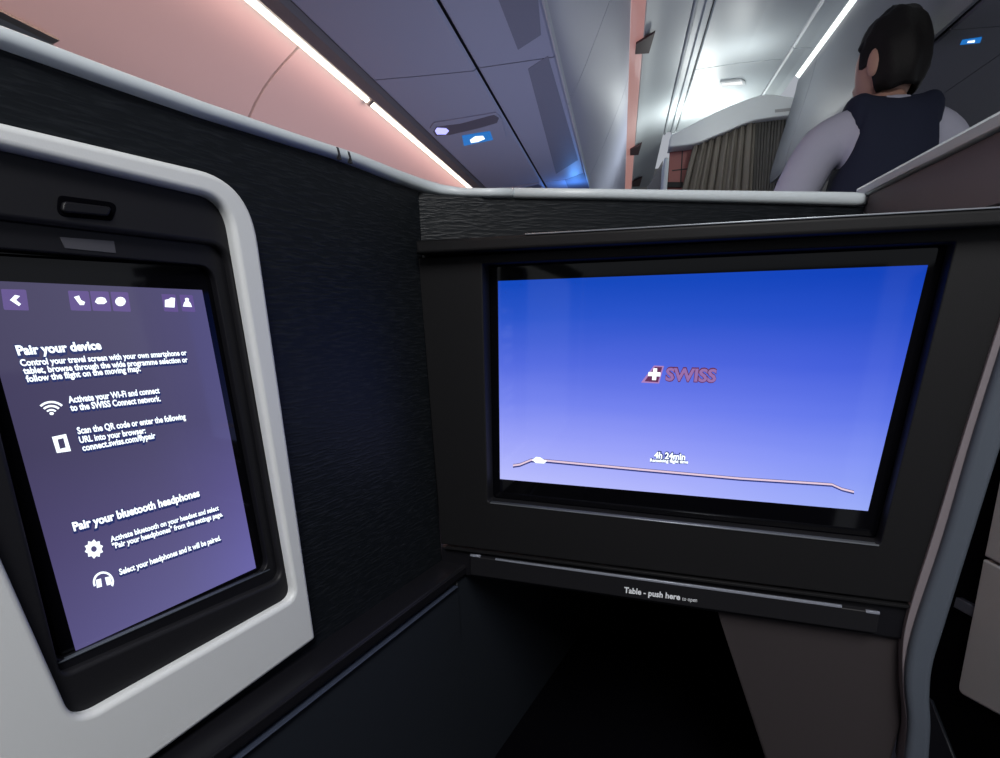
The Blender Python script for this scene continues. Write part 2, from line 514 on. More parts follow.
T('to the SWISS Connect network.', (71, 411), (161, 401), 6.5)
T('Scan the QR code or enter the following', (78, 434), (186, 419), 6.5)
T('URL into your browser:', (80, 443), (146, 433), 6.3)
T('connect.swiss.com/flypair', (83, 451), (156, 438), 6.3)
T('Pair your bluetooth headphones', (74, 531), (200, 496), 8.5, 0.04)
T('Activate bluetooth on your headset and select', (111, 542), (219, 510), 5.6)
T('"Pair your headphones" from the settings page.', (113, 549), (223, 516), 5.6)
T('Select your headphones and it will be paired.', (120, 575), (221, 540), 6)
M_btn = emit('purple_button', s2l(96, 78, 140), 1.0)
def pxpoly(name, pts, w0, w1, mt, parent, F, r=0.0, bevel=0.0, holes=()):
    p = F.pts(pts, w1)
    if r: p = rnd(p, r, 4)
    return slab(name, p, w0, w1, mt, parent, F, bevel, [F.pts(h, w1) for h in holes])
def button(x0, x1, yt, yb, sk=3):
    pxpoly('menu_button', [(x0 + sk, yb + 0.3), (x1 + sk, yb + 1), (x1, yt + 0.6), (x0, yt)], SW, SW + 0.0002, M_btn, dev, WL, 0.0008)
button(1, 26, 289, 309.5); button(68, 88.5, 290.6, 310); button(90, 108.5, 291, 310.4); button(110.5, 128, 291.7, 310.8)
button(161.5, 175.5, 294, 311); button(179.5, 192.5, 294.6, 311)
button(-30, -5, 288, 309)
def icon(pts, name='icon', holes=(), F=WL, par=None, w=None):
    w = w or TW
    return pxpoly(name, pts, w - 0.0001, w, M_text, par or dev, F, 0, 0, holes)
def disc(cx, cy, rx, ry, n=16): return [(cx + rx * math.cos(2 * math.pi * k / n), cy + ry * math.sin(2 * math.pi * k / n)) for k in range(n)]
icon([(10, 300), (15, 295), (20, 296), (16, 300), (21, 304), (19, 306)])
icon([(74, 297), (79, 295.5), (81, 300), (85, 302), (84, 305), (80, 305)])
icon([(95, 302), (97, 298), (101, 297), (105, 298), (107, 302), (104, 304), (98, 304)])
icon(disc(120.5, 301.5, 5.2, 4.6))
icon([(165, 307), (165, 300), (169, 299), (171, 297.5), (175, 298), (174.5, 307.5)])
icon([(183, 306.5), (184, 303), (185.5, 301), (185, 298.5), (187, 297.8), (189, 298.8), (188.6, 301), (190.5, 303), (192, 307)])
# wifi mark: three arcs and a dot
def arc(cx, cy, r0, r1, a0, a1, n=10, sx=1.0, sy=1.0):
    A = [math.radians(a0 + (a1 - a0) * k / n) for k in range(n + 1)]
    return [(cx + r1 * sx * math.cos(a), cy - r1 * sy * math.sin(a)) for a in A] + [(cx + r0 * sx * math.cos(a), cy - r0 * sy * math.sin(a)) for a in reversed(A)]
for r0, r1 in ((12.0, 14), (8.0, 10), (4.3, 6)): icon(arc(51.5, 415, r0, r1, 45, 137, sx=1.15))
icon(disc(51.7, 413.5, 2.2, 1.5))
icon([(52, 437), (66, 434), (71, 451), (57, 453)], holes=[[(57.5, 439.5), (63.5, 438), (66, 447.5), (60, 449)]])
gear = []
for k in range(20):
    a = 2 * math.pi * k / 20; rr = 9.6 if k % 2 else 7.4
    gear.append((94 + rr * math.cos(a), 549 + rr * math.sin(a)))
icon(gear, holes=[disc(94, 549, 3.0, 3.0)])
icon(arc(103.5, 582, 8.5, 10.5, -25, 205, 16))
icon([(96, 580), (101, 578.5), (102, 586.5), (97, 588)]); icon([(105, 577.5), (110, 576.5), (112, 584), (107, 585.5)])

# ================================================================== CONSOLE + MONITOR
con = thing('monitor_console', MF.world(0.1, -1.05), 'charcoal console housing that frames the large blue monitor, with overhanging top ledge', 'console')
ftl = MF.at(418, 258); ftr = MF.at(1003, 226)
uR = MF.at(1000, 322)[0]
fbl = MF.at(441, 544); fbr = MF.at(911, 603)
face = [fbl, fbr, MF.at(1000, 322), (MF.at(1000, 322)[0] + 0.004, ftr[1]), ftl]
hole = rnd(MF.pts([(487.5, 502), (880.5, 545), (956, 242), (482, 264)]), [0.004, 0.004, 0.002, 0.002], 4)
slab('face', face, -0.0205, 0.0, M_console, con, MF, 0.0015, holes=[hole])
led = [MF.at(416, 254, 0.018), (MF.at(1040, 222, 0.018)[0], MF.at(1000, 225, 0.018)[1]), (MF.at(1040, 222, 0.018)[0], MF.at(1000, 207.5, 0.018)[1]), MF.at(415.5, 240.5, 0.018)]
slab('top_ledge', led, -0.055, 0.018, M_console, con, MF, 0.003, res=3)
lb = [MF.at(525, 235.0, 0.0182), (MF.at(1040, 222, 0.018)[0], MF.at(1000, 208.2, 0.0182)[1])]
slab('ledge_highlight', [lb[0], lb[1], (lb[1][0], lb[1][1] + 0.0013), (lb[0][0], lb[0][1] + 0.0013)], 0.0165, 0.0186, M_trim_highlight, con, MF, 0.0004)  # pale strip imitating the highlight along the ledge's top edge
# thin bright bead along the lower lip of the recess
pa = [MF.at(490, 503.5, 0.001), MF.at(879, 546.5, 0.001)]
slab('recess_lip', [pa[0], (pa[1][0], pa[1][1]), (pa[1][0], pa[1][1] + 0.0014), (pa[0][0], pa[0][1] + 0.0014)], -0.006, 0.0012, M_trim_highlight, con, MF, 0.0004)

mon = thing('monitor', MF.world(0.1, -0.2, -0.02), 'wide glossy black monitor glowing blue, showing the airline logo and a route line', 'monitor')
GW = -0.022
slab('bezel_glass', rnd(MF.pts([(482, 510), (890, 556), (964, 242), (478, 262)], GW), 0.003, 4), -0.040, GW, M_gloss, mon, MF, 0.001)
D0 = GW + 0.0004
mq = MF.pts([(500, 479), (868, 511), (928, 265), (498, 281)], D0)
mdisp = slab('display', mq, GW, D0, screen_mat('blue_route_display', mq,
    [(0.0, s2l(176, 182, 253)), (0.24, s2l(146, 155, 249)), (0.44, s2l(110, 126, 238)), (0.64, s2l(76, 100, 222)), (0.85, s2l(38, 80, 202)), (1.0, s2l(15, 68, 188))],
    [(0.0, (1.15, 1.12, 1.0)), (0.5, (1.05, 1.04, 1.0)), (0.8, (0.85, 0.93, 0.98)), (1.0, (0.75, 0.88, 0.95))], 0.05), mon, MF)
D1 = D0 + 0.0004
M_logo_edge = emit('logo_rose', s2l(172, 128, 190), 1.0)
M_logo_fill = emit('logo_maroon', s2l(98, 40, 84), 1.0)
pxpoly('tail_fin', [(641, 382.5), (659, 383.5), (664, 366), (654, 365.5)], D0, D0 + 0.0002, M_logo_edge, mdisp, MF)
pxpoly('tail_fin', [(644.5, 381.3), (658, 382.2), (662.2, 367.2), (655, 366.8)], D0, D0 + 0.0003, M_logo_fill, mdisp, MF)
pxpoly('cross', [(652, 380), (656, 380.1), (656.4, 376.3), (660.2, 376.4), (660.5, 372.3), (656.9, 372.2), (657.2, 368.4), (653.5, 368.3), (653, 372.1), (648.6, 372), (648, 376), (652.4, 376.1)], D0, D1, M_text, mdisp, MF)
M_swiss = emit('logo_letters', s2l(150, 108, 170), 1.0)
text('lettering', 'SWISS', MF, (665, 380.3), (716, 382), 12.8, D1, mdisp, M_logo_fill, 0.065)
text('lettering', 'SWISS', MF, (665.3, 380.1), (715.7, 381.8), 12.0, D1 + 0.0002, mdisp, M_swiss, 0.032)
M_out = emit('navy_outline', s2l(32, 48, 120), 1.0)
for mt_, bo, dw in ((M_out, 0.14, 0), (M_text, 0.03, 0.0003)):
    text('lettering', '4h 24min', MF, (654, 458), (685, 460), 6.2, D1 + dw, mdisp, mt_, bo)
    text('lettering', 'Remaining flight time', MF, (650, 461.5), (688, 463.5), 3, D1 + dw, mdisp, mt_, bo * 1.3)
M_line = emit('route_cream', s2l(232, 205, 225), 1.0)
def route(pts, wd, w, mt_):
    up = [(x, y - wd) for x, y in pts]; dn = [(x, y + wd) for x, y in reversed(pts)]
    pxpoly('route_line', up + dn, w - 0.0002, w, mt_, mdisp, MF)
RP = [(513, 465.5), (520, 464.5), (531, 460), (545, 460.5), (640, 469.5), (740, 478.5), (818, 483.5), (832, 484.5), (842, 489), (854, 492)]
route([(x, y + 0.5) for x, y in RP], 1.9, D0 + 0.0003, M_out); route(RP, 0.9, D0 + 0.0006, M_line)
pxpoly('aircraft_mark', [(532, 460), (536, 457), (540, 457.5), (544, 460), (547, 461), (544, 463.5), (536, 463)], D0, D1 + 0.0004, M_text, mdisp, MF)

# table slot below the face
tab = thing('folding_table', MF.world(0.05, -0.33), 'black stowed table edge with a thin bright strip in the slot below the monitor', 'table')
slab('slot_housing', MF.pts([(441, 572), (905, 640), (911, 607), (441, 547)], -0.004), -0.06, -0.004, M_bezel, tab, MF, 0.002)
slab('slot_rim', MF.pts([(445, 549), (911, 609), (911, 606.2), (445, 546.8)], 0.0015), -0.01, 0.0015, M_trim_highlight if False else M_console, tab, MF, 0.0006)
slab('table_edge', rnd(MF.pts([(470, 575), (877, 634), (880, 613), (470, 556)], 0.004), 0.003, 4), -0.03, 0.004, M_bezel_grey, tab, MF, 0.0015)
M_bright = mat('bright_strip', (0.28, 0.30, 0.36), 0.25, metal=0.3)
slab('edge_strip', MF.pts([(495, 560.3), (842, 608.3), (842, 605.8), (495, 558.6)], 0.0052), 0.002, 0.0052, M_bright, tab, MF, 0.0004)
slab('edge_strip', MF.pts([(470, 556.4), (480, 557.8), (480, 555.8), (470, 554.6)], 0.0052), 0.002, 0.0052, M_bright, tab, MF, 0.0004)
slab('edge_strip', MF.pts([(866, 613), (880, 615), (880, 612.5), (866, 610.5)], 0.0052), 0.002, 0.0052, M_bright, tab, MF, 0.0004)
M_print = mat('white_print', (0.75, 0.78, 0.82), 0.5)
text('lettering', 'Table - push here', MF, (624, 592.5), (680, 600), 5.6, 0.0046, tab, M_print, 0.03)
text('lettering', 'to open', MF, (682, 600.4), (697, 602.2), 4, 0.0046, tab, M_print, 0.0)

# footwell and the mauve panel right of it
foot = thing('footwell', MF.world(0.0, -1.05), 'deep unlit black footwell opening below the table slot', 'footwell')
pn = thing('console_lower_panel', MF.world(0.25, -1.05), 'mauve grey moulded panel right of the black footwell below the table', 'panel')
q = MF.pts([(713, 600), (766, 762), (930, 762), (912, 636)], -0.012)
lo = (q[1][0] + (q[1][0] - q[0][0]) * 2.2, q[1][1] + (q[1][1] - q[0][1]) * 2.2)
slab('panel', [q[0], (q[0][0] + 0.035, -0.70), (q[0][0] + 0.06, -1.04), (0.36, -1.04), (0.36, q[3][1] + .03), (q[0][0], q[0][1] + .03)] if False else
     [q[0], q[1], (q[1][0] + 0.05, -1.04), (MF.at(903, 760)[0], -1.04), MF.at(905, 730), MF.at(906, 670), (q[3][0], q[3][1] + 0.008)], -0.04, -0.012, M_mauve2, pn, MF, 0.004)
# footwell box: back, sides, floor (its own depth)
def boxpanel(name, F, u0, u1, v0, v1, w0, w1, mt_, par): return slab(name, [(u0, v0), (u1, v0), (u1, v1), (u0, v1)], w0, w1, mt_, par, F)
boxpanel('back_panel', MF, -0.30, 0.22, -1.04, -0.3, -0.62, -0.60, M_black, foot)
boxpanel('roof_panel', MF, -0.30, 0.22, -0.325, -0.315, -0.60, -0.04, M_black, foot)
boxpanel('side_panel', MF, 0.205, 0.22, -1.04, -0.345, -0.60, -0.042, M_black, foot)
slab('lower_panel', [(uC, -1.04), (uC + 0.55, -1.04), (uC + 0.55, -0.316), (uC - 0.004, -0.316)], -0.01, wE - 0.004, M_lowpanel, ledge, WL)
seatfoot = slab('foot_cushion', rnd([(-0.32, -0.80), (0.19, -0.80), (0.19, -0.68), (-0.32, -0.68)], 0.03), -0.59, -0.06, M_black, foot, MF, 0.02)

# edge moulding at the aisle end of the console
edge = thing('edge_moulding', MF.world(0.33, -1.05, 0.01), 'curved blue-grey edge moulding with a mauve strip at the aisle end of the console', 'moulding')
def ribbon(name, Lp, Rp, w0, w1, mt_, par, bev):
    p = MF.pts(Lp + Rp[::-1], w1)
    return slab(name, p, w0, w1, mt_, par, MF, bev, res=4)
def smooth_line(P, n=6):
    out = []
    for i in range(len(P) - 1):
        p0 = P[max(i - 1, 0)]; p1 = P[i]; p2 = P[i + 1]; p3 = P[min(i + 2, len(P) - 1)]
        for k in range(n):
            t = k / n
            out.append(tuple(0.5 * ((2 * p1[j]) + (-p0[j] + p2[j]) * t + (2 * p0[j] - 5 * p1[j] + 4 * p2[j] - p3[j]) * t * t + (-p0[j] + 3 * p1[j] - 3 * p2[j] + p3[j]) * t ** 3) for j in (0, 1)))
    out.append(P[-1]); return out
E0 = smooth_line([(1030, 230), (1000, 322), (966, 428), (935, 530), (911, 606), (903, 645), (903, 690), (906, 726), (901, 775)])
E1 = smooth_line([(1044, 230), (1008, 335), (975, 438), (945, 540), (918, 620), (908, 660), (906, 690), (909, 726), (904, 775)])
E2 = smooth_line([(1080, 230), (1035, 350), (1002, 450), (972, 545), (946, 628), (934, 668), (931, 700), (932, 730), (929, 775)])
ribbon('inner_strip', E0, E1, -0.02, 0.004, M_mauve, edge, 0.001)
ribbon('moulding', E1, E2, -0.03, 0.012, M_post, edge, 0.006)

# ================================================================== AISLE SIDE PARTITION
AX = 0.293
AP = xplane(AX, -1)
ap = thing('aisle_partition', (AX, 0.6, 0), 'mauve grey aisle side partition with a pale sloping top rail, right of the low cap', 'partition')
def apz(px, py): return AP.at(px, py)
t0 = apz(862, 188); t1 = apz(1000, 112)
ztop = (t0[1] + t1[1]) / 2
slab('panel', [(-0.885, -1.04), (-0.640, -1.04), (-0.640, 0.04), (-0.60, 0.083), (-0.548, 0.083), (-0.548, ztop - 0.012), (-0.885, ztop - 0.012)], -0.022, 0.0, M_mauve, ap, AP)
ra = [(-0.885, ztop - 0.014), (-0.548, ztop - 0.014), (-0.548, ztop), (-0.885, ztop)]
slab('top_rail', rnd(ra, 0.002), -0.030, 0.005, M_cap, ap, AP, 0.003)

# ================================================================== CABIN SHELL
Y0, Y1, YL = -1.2, 3.79, 6.2
tag(prism('floor', [(-1.3, -1.3, 0), (3, -1.3, 0), (3, 6.4, 0), (-1.3, 6.4, 0)], (0, 0, -0.03), M_floor), kind='structure')
sw = [(-1.28, -1.05), (-1.30, -0.5), (-1.24, 0.0), (-1.12, 0.33), (-0.99, 0.54), (-0.846, 0.651)]
# smooth the sidewall
sws = smooth_line(sw, 5)
tag(profile_y('wall_left', sws, Y0, 1.65, M_side, None, 0.02, 1, True), kind='structure')
tag(profile_y('wall_left', sws, 1.66, YL, M_side, None, 0.02, 1, True), kind='structure')
WA_, WB_ = (-0.985, 0.545), (-1.125, 0.325)
wt = hit(20, 24, WA_, WB_); wz = wt.z - EYE; wy = hit(44, 41, WA_, WB_).y
wp = [(x + 0.007, z) for x, z in reversed(sws) if 0.02 < z < wz]
wp = [(wt.x + 0.009, wz)] + wp
tag(profile_y('window_1', wp, wy - 0.38, wy + 0.02, mat('window_shade_grey', (0.16, 0.17, 0.155), 0.5), None, 0.004, -1, True), kind='structure')
# light strip, in two lengths
M_strip = emit('warm_light_tube', (1.0, 0.80, 0.64), 5.0)
ls0 = thing('cove_light', (-0.835, 1.0, EYE + 0.65), 'near length of the warm glowing light strip above the pink sidewall', 'light', 'warm sidewall light strips')
ls1 = thing('cove_light', (-0.835, 2.6, EYE + 0.65), 'far length of the warm glowing light strip, ending at the cap', 'light', 'warm sidewall light strips')
ys = hit(366, 101, (-0.845, .651), (-0.82, .655)).y
profile_y('light_tube', [(-0.844, 0.650), (-0.835, 0.643), (-0.824, 0.650)], Y0, ys - 0.01, M_strip, ls0, 0.008, 1)
profile_y('light_tube', [(-0.844, 0.650), (-0.835, 0.643), (-0.824, 0.650)], ys + 0.01, YL, M_strip, ls1, 0.008, 1)
profile_y('end_bracket', [(-0.846, 0.650), (-0.834, 0.638), (-0.816, 0.650)], ys - 0.008, ys + 0.008, M_rail, ls1, 0.01, 1)

# left bins: rail, service panels, grille panels, doors - split at their joints
RAIL = [(-0.818, 0.652), (-0.800, 0.640), (-0.760, 0.640), (-0.747, 0.650)]
rl = profile_y('light_rail', RAIL, Y0, YL, M_rail, None, 0.012, 1)
tag(rl, 'brown grey rail running between the warm light strip and the service panels', 'rail')
SA, SB = (-0.745, 0.650), (-0.437, 0.653)
GA, GB = (-0.430, 0.655), (-0.212, 0.665)
DOOR = smooth_line([(-0.208, 0.667), (-0.175, 0.72), (-0.115, 0.85), (-0.060, 0.98), (-0.026, 1.08)], 5)
yS = [hit(379, 84, SA, SB).y, hit(462, 63, SA, SB).y]
ySm = sum(yS) / 2
yG = [hit(518, 60, GA, GB).y, hit(560, 179, GA, GB).y]
yD = [hit(600, 25, (-0.175, 0.72), (-0.06, 0.98)).y, hit(604, 143, (-0.175, 0.72), (-0.06, 0.98)).y]
cuts = [Y0, 0.5 * (ySm + yG[0]), yG[1], YL]
print('cuts', ySm, yG, yD)
def cutlist(a): return [Y0] + a + [YL]
names = ['near', 'middle', 'far']
SP = [Y0, ySm, YL]
sp_lab = ['blank service panel nearest, on the bin underside beside the warm light strip', 'service panel with the reading light and lit blue sign, under the left bins']
service = []
for i in range(2):
    o = thing('service_panel', (-0.59, (SP[i] + SP[i + 1]) / 2, EYE + 0.65), sp_lab[i], 'service panel')
    profile_y('panel', [(-0.745, 0.650), (-0.738, 0.6455), (-0.6, 0.646), (-0.444, 0.648), (-0.437, 0.653)], SP[i] + 0.003, SP[i + 1] - 0.003, M_bin, o, 0.012, 1)
    service.append(o)
gv = [Y0] + yG + [YL]
g_lab = ['nearest grille panel under the left bins, cut by the top of the picture', 'grille panel in the middle of the left bins with a long vent', 'farthest grille panel under the left bins, washed in blue light']
gp = []
for i in range(3):
    o = thing('vent_panel', (-0.32, (gv[i] + gv[i + 1]) / 2, EYE + 0.65), g_lab[i], 'vent panel')
    profile_y('panel', [(-0.430, 0.655), (-0.424, 0.650), (-0.32, 0.655), (-0.218, 0.660), (-0.212, 0.665)], gv[i] + 0.003, gv[i + 1] - 0.003, M_bin, o, 0.012, 1)
    gp.append(o)
dv = [Y0] + yD + [YL]
d_lab = ['nearest curved door of the left overhead bins at the top edge', 'middle curved door of the left overhead bins', 'farthest curved door of the left overhead bins above the cap']
for i in range(3):
    o = thing('overhead_bin', (-0.15, (dv[i] + dv[i + 1]) / 2, EYE + 0.8), d_lab[i], 'overhead bin')
    profile_y('door', DOOR, dv[i] + 0.003, dv[i + 1] - 0.003, M_bin, o, 0.014, 1, True)
    profile_y('bottom_edge', [(-0.213, 0.662), (-0.207, 0.658), (-0.201, 0.664)], dv[i] + 0.003, dv[i + 1] - 0.003, M_ceil, o, 0.006, 1)
# dark backing seen in the joints
tag(profile_y('trim_1', [(-0.80, 0.668), (-0.44, 0.672), (-0.21, 0.685), (-0.14, 0.86), (-0.05, 1.10)], Y0, YL, M_groove, None, 0.01, 1), kind='structure')

# grilles let into the vent panels
M_grille = mat('vent_mesh_grey', (0.21, 0.22, 0.29), 0.6, bump=0.6, bscale=90)
def onsurf(pts, A, B, lift=0.0):
    d = Vector((B[0] - A[0], B[1] - A[1])).normalized(); n = Vector((d.y, -d.x))
    a = (A[0] + n.x * lift, A[1] + n.y * lift); b = (B[0] + n.x * lift, B[1] + n.y * lift)
    return [hit(x, y, a, b) for x, y in pts]
GP0, GP1 = (-0.424, 0.650), (-0.218, 0.660)
for k, (par, pp) in enumerate(((gp[0], [(497, -4), (538, -4), (541, 35), (518, 50)]), (gp[1], [(528, 69), (548, 56), (578, 160), (556, 174)]), (gp[2], [(565, 180), (584, 173), (594, 200), (576, 208)]))):
    P = onsurf(pp, GP0, GP1, 0.0008)
    o = prism('vent_grille', P, (0, 0, 0.004), M_grille, par)

# reading light pods with the small lit sign
SP0, SP1 = (-0.738, 0.6455), (-0.444, 0.648)
M_blue = emit('blue_sign_face', s2l(20, 110, 190), 1.0)
M_lamp = emit('lamp_lavender', s2l(170, 170, 255), 1.6)
M_pod = mat('pod_recess_grey', (0.14, 0.13, 0.17), 0.5)
def pod(dx, dy, s, label, sign=True):
    t_ = thing('reading_light', onsurf([(465 + dx, 125 + dy)], SP0, SP1)[0], label, 'reading light', None)
    def R(pts): return [((x - 465) * s + 465 + dx, (y - 125) * s + 125 + dy) for x, y in pts]
    def lay(name, pts, lift, th, mt_):
        return prism(name, onsurf(R(pts), SP0, SP1, lift), (0, 0, th), mt_, t_)
    lay('base_plate', [(430, 129), (434, 123), (496, 113), (501, 118), (506, 137), (500, 143), (452, 151), (446, 147)], 0.004, 0.006, M_bin)
    lay('recess', [(433, 132), (436, 127), (460, 124), (494, 115), (499, 118), (497, 123), (480, 128), (450, 135), (436, 136)], 0.0046, 0.002, M_pod)
    lay('lamp', [(435, 131), (437, 128), (446, 128.5), (449, 131), (446, 134.5), (437, 134.5)], 0.0056, 0.002, M_lamp)
    if sign:
        lay('sign_plate', [(462, 136), (490, 131.5), (493, 140), (464, 146)], 0.0056, 0.002, M_blue)
        lay('sign_symbol', [(470, 140), (475, 136.5), (483, 136), (485, 139), (478, 142), (471, 143)], 0.0062, 0.0005, M_text)
pod(0, 0, 1.0, 'reading light pod with a lit blue seat belt sign beside the warm strip')
pod(54, 66, 0.66, 'small far reading light pod peeking over the pale cap', True)

# pink lit cove above the bin doors with three dark clips
M_pinkc = emit('pink_cove_light', s2l(205, 145, 138), 0.5, (0.36, 0.32, 0.31))
cove = thing('pink_cove', (0.0, 2, EYE + 1.09), 'narrow pink glowing cove strip between the bin doors and the ceiling', 'light strip')
profile_y('strip', [(-0.024, 1.086), (0.003, 1.095), (0.030, 1.105)], Y0, YL, M_pinkc, cove, 0.006, 1)
CV0, CV1 = (-0.024, 1.086), (0.030, 1.105)
M_clip = mat('brown_clip', (0.06, 0.03, 0.035), 0.6)
for (x, y, h) in ((641, 48, 9), (634, 152, 5), (636, 184, 4)):
    P = onsurf([(x - 6 if h > 6 else x - 4, y + h * .7), (x - 5 if h > 6 else x - 4, y - h * .4), (x + 14 * h / 9, y - h * 1.7), (x + 8 * h / 9, y + h * .6)], CV0, CV1, 0.012)
    prism('clip', P, (0, 0, 0.008), M_clip, cove)

# ceiling over the aisle
c1 = profile_y('ceiling', smooth_line([(0.034, 1.108), (0.10, 1.135), (0.215, 1.155)], 4), Y0, YL, M_ceil, None, 0.015, 1, True)
tag(c1, kind='structure')
tag(profile_y('trim_2', [(0.217, 1.158), (0.222, 1.150), (0.232, 1.150), (0.236, 1.162), (0.262, 1.166), (0.268, 1.158), (0.290, 1.160), (0.296, 1.170)], Y0, 4.6, M_ceil, None, 0.012, 1), kind='structure')
tag(profile_y('trim_3', [(0.2, 1.19), (0.32, 1.20)], Y0, 4.6, M_groove, None, 0.01, 1), kind='structure')
yc = hit(745, 63, (0.3, 1.168), (0.73, 1.185)).y
tag(profile_y('ceiling', [(0.300, 1.170), (0.306, 1.166), (0.52, 1.180), (0.722, 1.182), (0.728, 1.187)], Y0, yc - 0.004, M_ceil, None, 0.012, 1), kind='structure')
tag(profile_y('ceiling', [(0.300, 1.170), (0.306, 1.166), (0.52, 1.180), (0.722, 1.182), (0.728, 1.187)], yc + 0.004, 4.6, M_ceil, None, 0.012, 1), kind='structure')
tag(profile_y('trim_4', [(0.29, 1.20), (0.74, 1.21)], Y0, 4.6, M_seamc, None, 0.01, 1), kind='structure')
yq = hit(795, 47, (0.735, 1.19), (0.82, 1.18)).y
tag(profile_y('trim_5', [(0.735, 1.190), (0.742, 1.183), (0.80, 1.183), (0.833, 1.177)], Y0, yq - 0.004, M_ceil, None, 0.012, 1), kind='structure')
tag(profile_y('trim_5', [(0.735, 1.190), (0.742, 1.183), (0.80, 1.183), (0.833, 1.177)], yq + 0.004, 4.6, M_ceil, None, 0.012, 1), kind='structure')
M_white_tube = emit('white_light_tube', (0.93, 1.0, 0.96), 2.2)
wl = profile_y('ceiling_light_strip', [(0.836, 1.176), (0.845, 1.170), (0.858, 1.162)], Y0, Y1, M_white_tube, None, 0.006, 1)
tag(wl, 'bright white light strip along the top of the centre bins', 'light strip')
# emergency lamp
el = thing('ceiling_lamp', (0.42, 2.9, EYE + 1.17), 'small white oblong lamp on the pale aisle ceiling', 'lamp')
CE0, CE1 = (0.306, 1.166), (0.52, 1.180)
prism('lamp_body', onsurf([(720, 87), (720, 82.5), (741, 80), (745, 81.5), (745, 85), (741, 86.5)], CE0, CE1, 0.008), (0, 0, 0.008), M_white, el)
prism('lens', onsurf([(722, 86), (722, 83.5), (742, 81.5), (743, 84.5)], CE0, CE1, 0.0095), (0, 0, 0.002), emit('lamp_lens', (1, 1, 1), 0.9), el)

# centre bins
CDOOR = smooth_line([(0.866, 1.158), (0.852, 1.05), (0.815, 0.87), (0.790, 0.74), (0.794, 0.692)], 5)
ycb = hit(820, 62, (0.852, 1.05), (0.815, 0.87)).y
for i, (a, b) in enumerate(((Y0, ycb - 0.003), (ycb + 0.003, Y1))):
    o = thing('overhead_bin', (0.85, (a + b) / 2, EYE + 0.8), ['nearer centre overhead bin door, dark grey, behind the head of the person', 'farther centre overhead bin door between the light strip and the divider header'][i], 'overhead bin')
    profile_y('door', CDOOR, a, b, M_cbin, o, 0.014, -1, True)
PA, PB = (0.800, 0.690), (1.024, 0.690)
ysn = hit(968, 27, PA, PB).y
for i, (a, b) in enumerate(((Y0, ysn - 0.003), (ysn + 0.003, Y1))):
    o = thing('service_panel', (0.91, (a + b) / 2, EYE + 0.69), ['dark centre service panel at the top right corner', 'dark centre service panel carrying the small blue sign'][i], 'service panel')
    profile_y('panel', [(0.800, 0.690), (0.806, 0.686), (1.018, 0.686), (1.024, 0.690)], a, b, M_cbin, o, 0.012, 1)
    if i == 1:
        cs = thing('lit_sign', onsurf([(971, 42)], PA, PB)[0], 'tiny lit blue sign on the dark centre service panel at top right', 'sign')
        prism('sign_plate', onsurf([(960, 45), (962, 40.5), (982, 37.5), (980, 43)], PA, PB, 0.0055), (0, 0, 0.003), M_blue, cs)
        prism('sign_symbol', onsurf([(967, 43), (968, 41.5), (975, 40.5), (974.5, 42.6)], PA, PB, 0.0065), (0, 0, 0.0005), M_text, cs)
profile_y('trim_6', [(1.030, 0.692), (1.30, 0.690), (1.9, 0.69)], Y0, Y1, M_cbin, None, 0.012, 1)['kind'] = 'structure'
profile_y('trim_7', [(0.78, 0.715), (1.5, 0.715)], Y0, Y1, M_groove, None, 0.01, 1)['kind'] = 'structure'

# ================================================================== FAR END: divider, header, curtains
slab('wall_front', [(0.235, -1.05), (2.2, -1.05), (2.2, 1.05), (0.7, 1.05), (0.4, 0.95), (0.235, 0.93)], -0.06, 0.0, M_wallf, None, BK)['kind'] = 'structure'
slab('wall_front', [(0.275, 0.3), (2.2, 0.3), (2.2, 1.3), (0.275, 1.3)], -0.72, -0.66, M_ceil, None, BK)['kind'] = 'structure'
slab('wall_front', [(-1.5, -1.05), (1, -1.05), (1, 1.3), (-1.5, 1.3)], -2.4, -2.3, M_wallf, None, BK)['kind'] = 'structure'
hd = thing('curtain_header', BK.world(0.6, 0.9), 'white wave shaped moulded header above the curtains at the far end', 'header')
H = smooth_line([(669, 147), (694, 144), (713, 137), (730, 130), (745, 123.5), (759, 119.5), (785, 116), (813, 113.5)], 3) + [(813, 104), (809, 103), (809, 99)] + smooth_line([(785, 96), (766, 94), (745, 100), (720, 110), (700, 120), (684, 128), (671, 135)], 3)
slab('header', BK.pts(H, 0.14), 0.0, 0.14, M_white, hd, BK, 0.008)
slab('label_plate', BK.pts([(775, 112.5), (794, 110.5), (794, 107.5), (775, 109.5)], 0.142), 0.138, 0.142, mat('plate_grey', (0.3, 0.3, 0.3), 0.5), hd, BK)
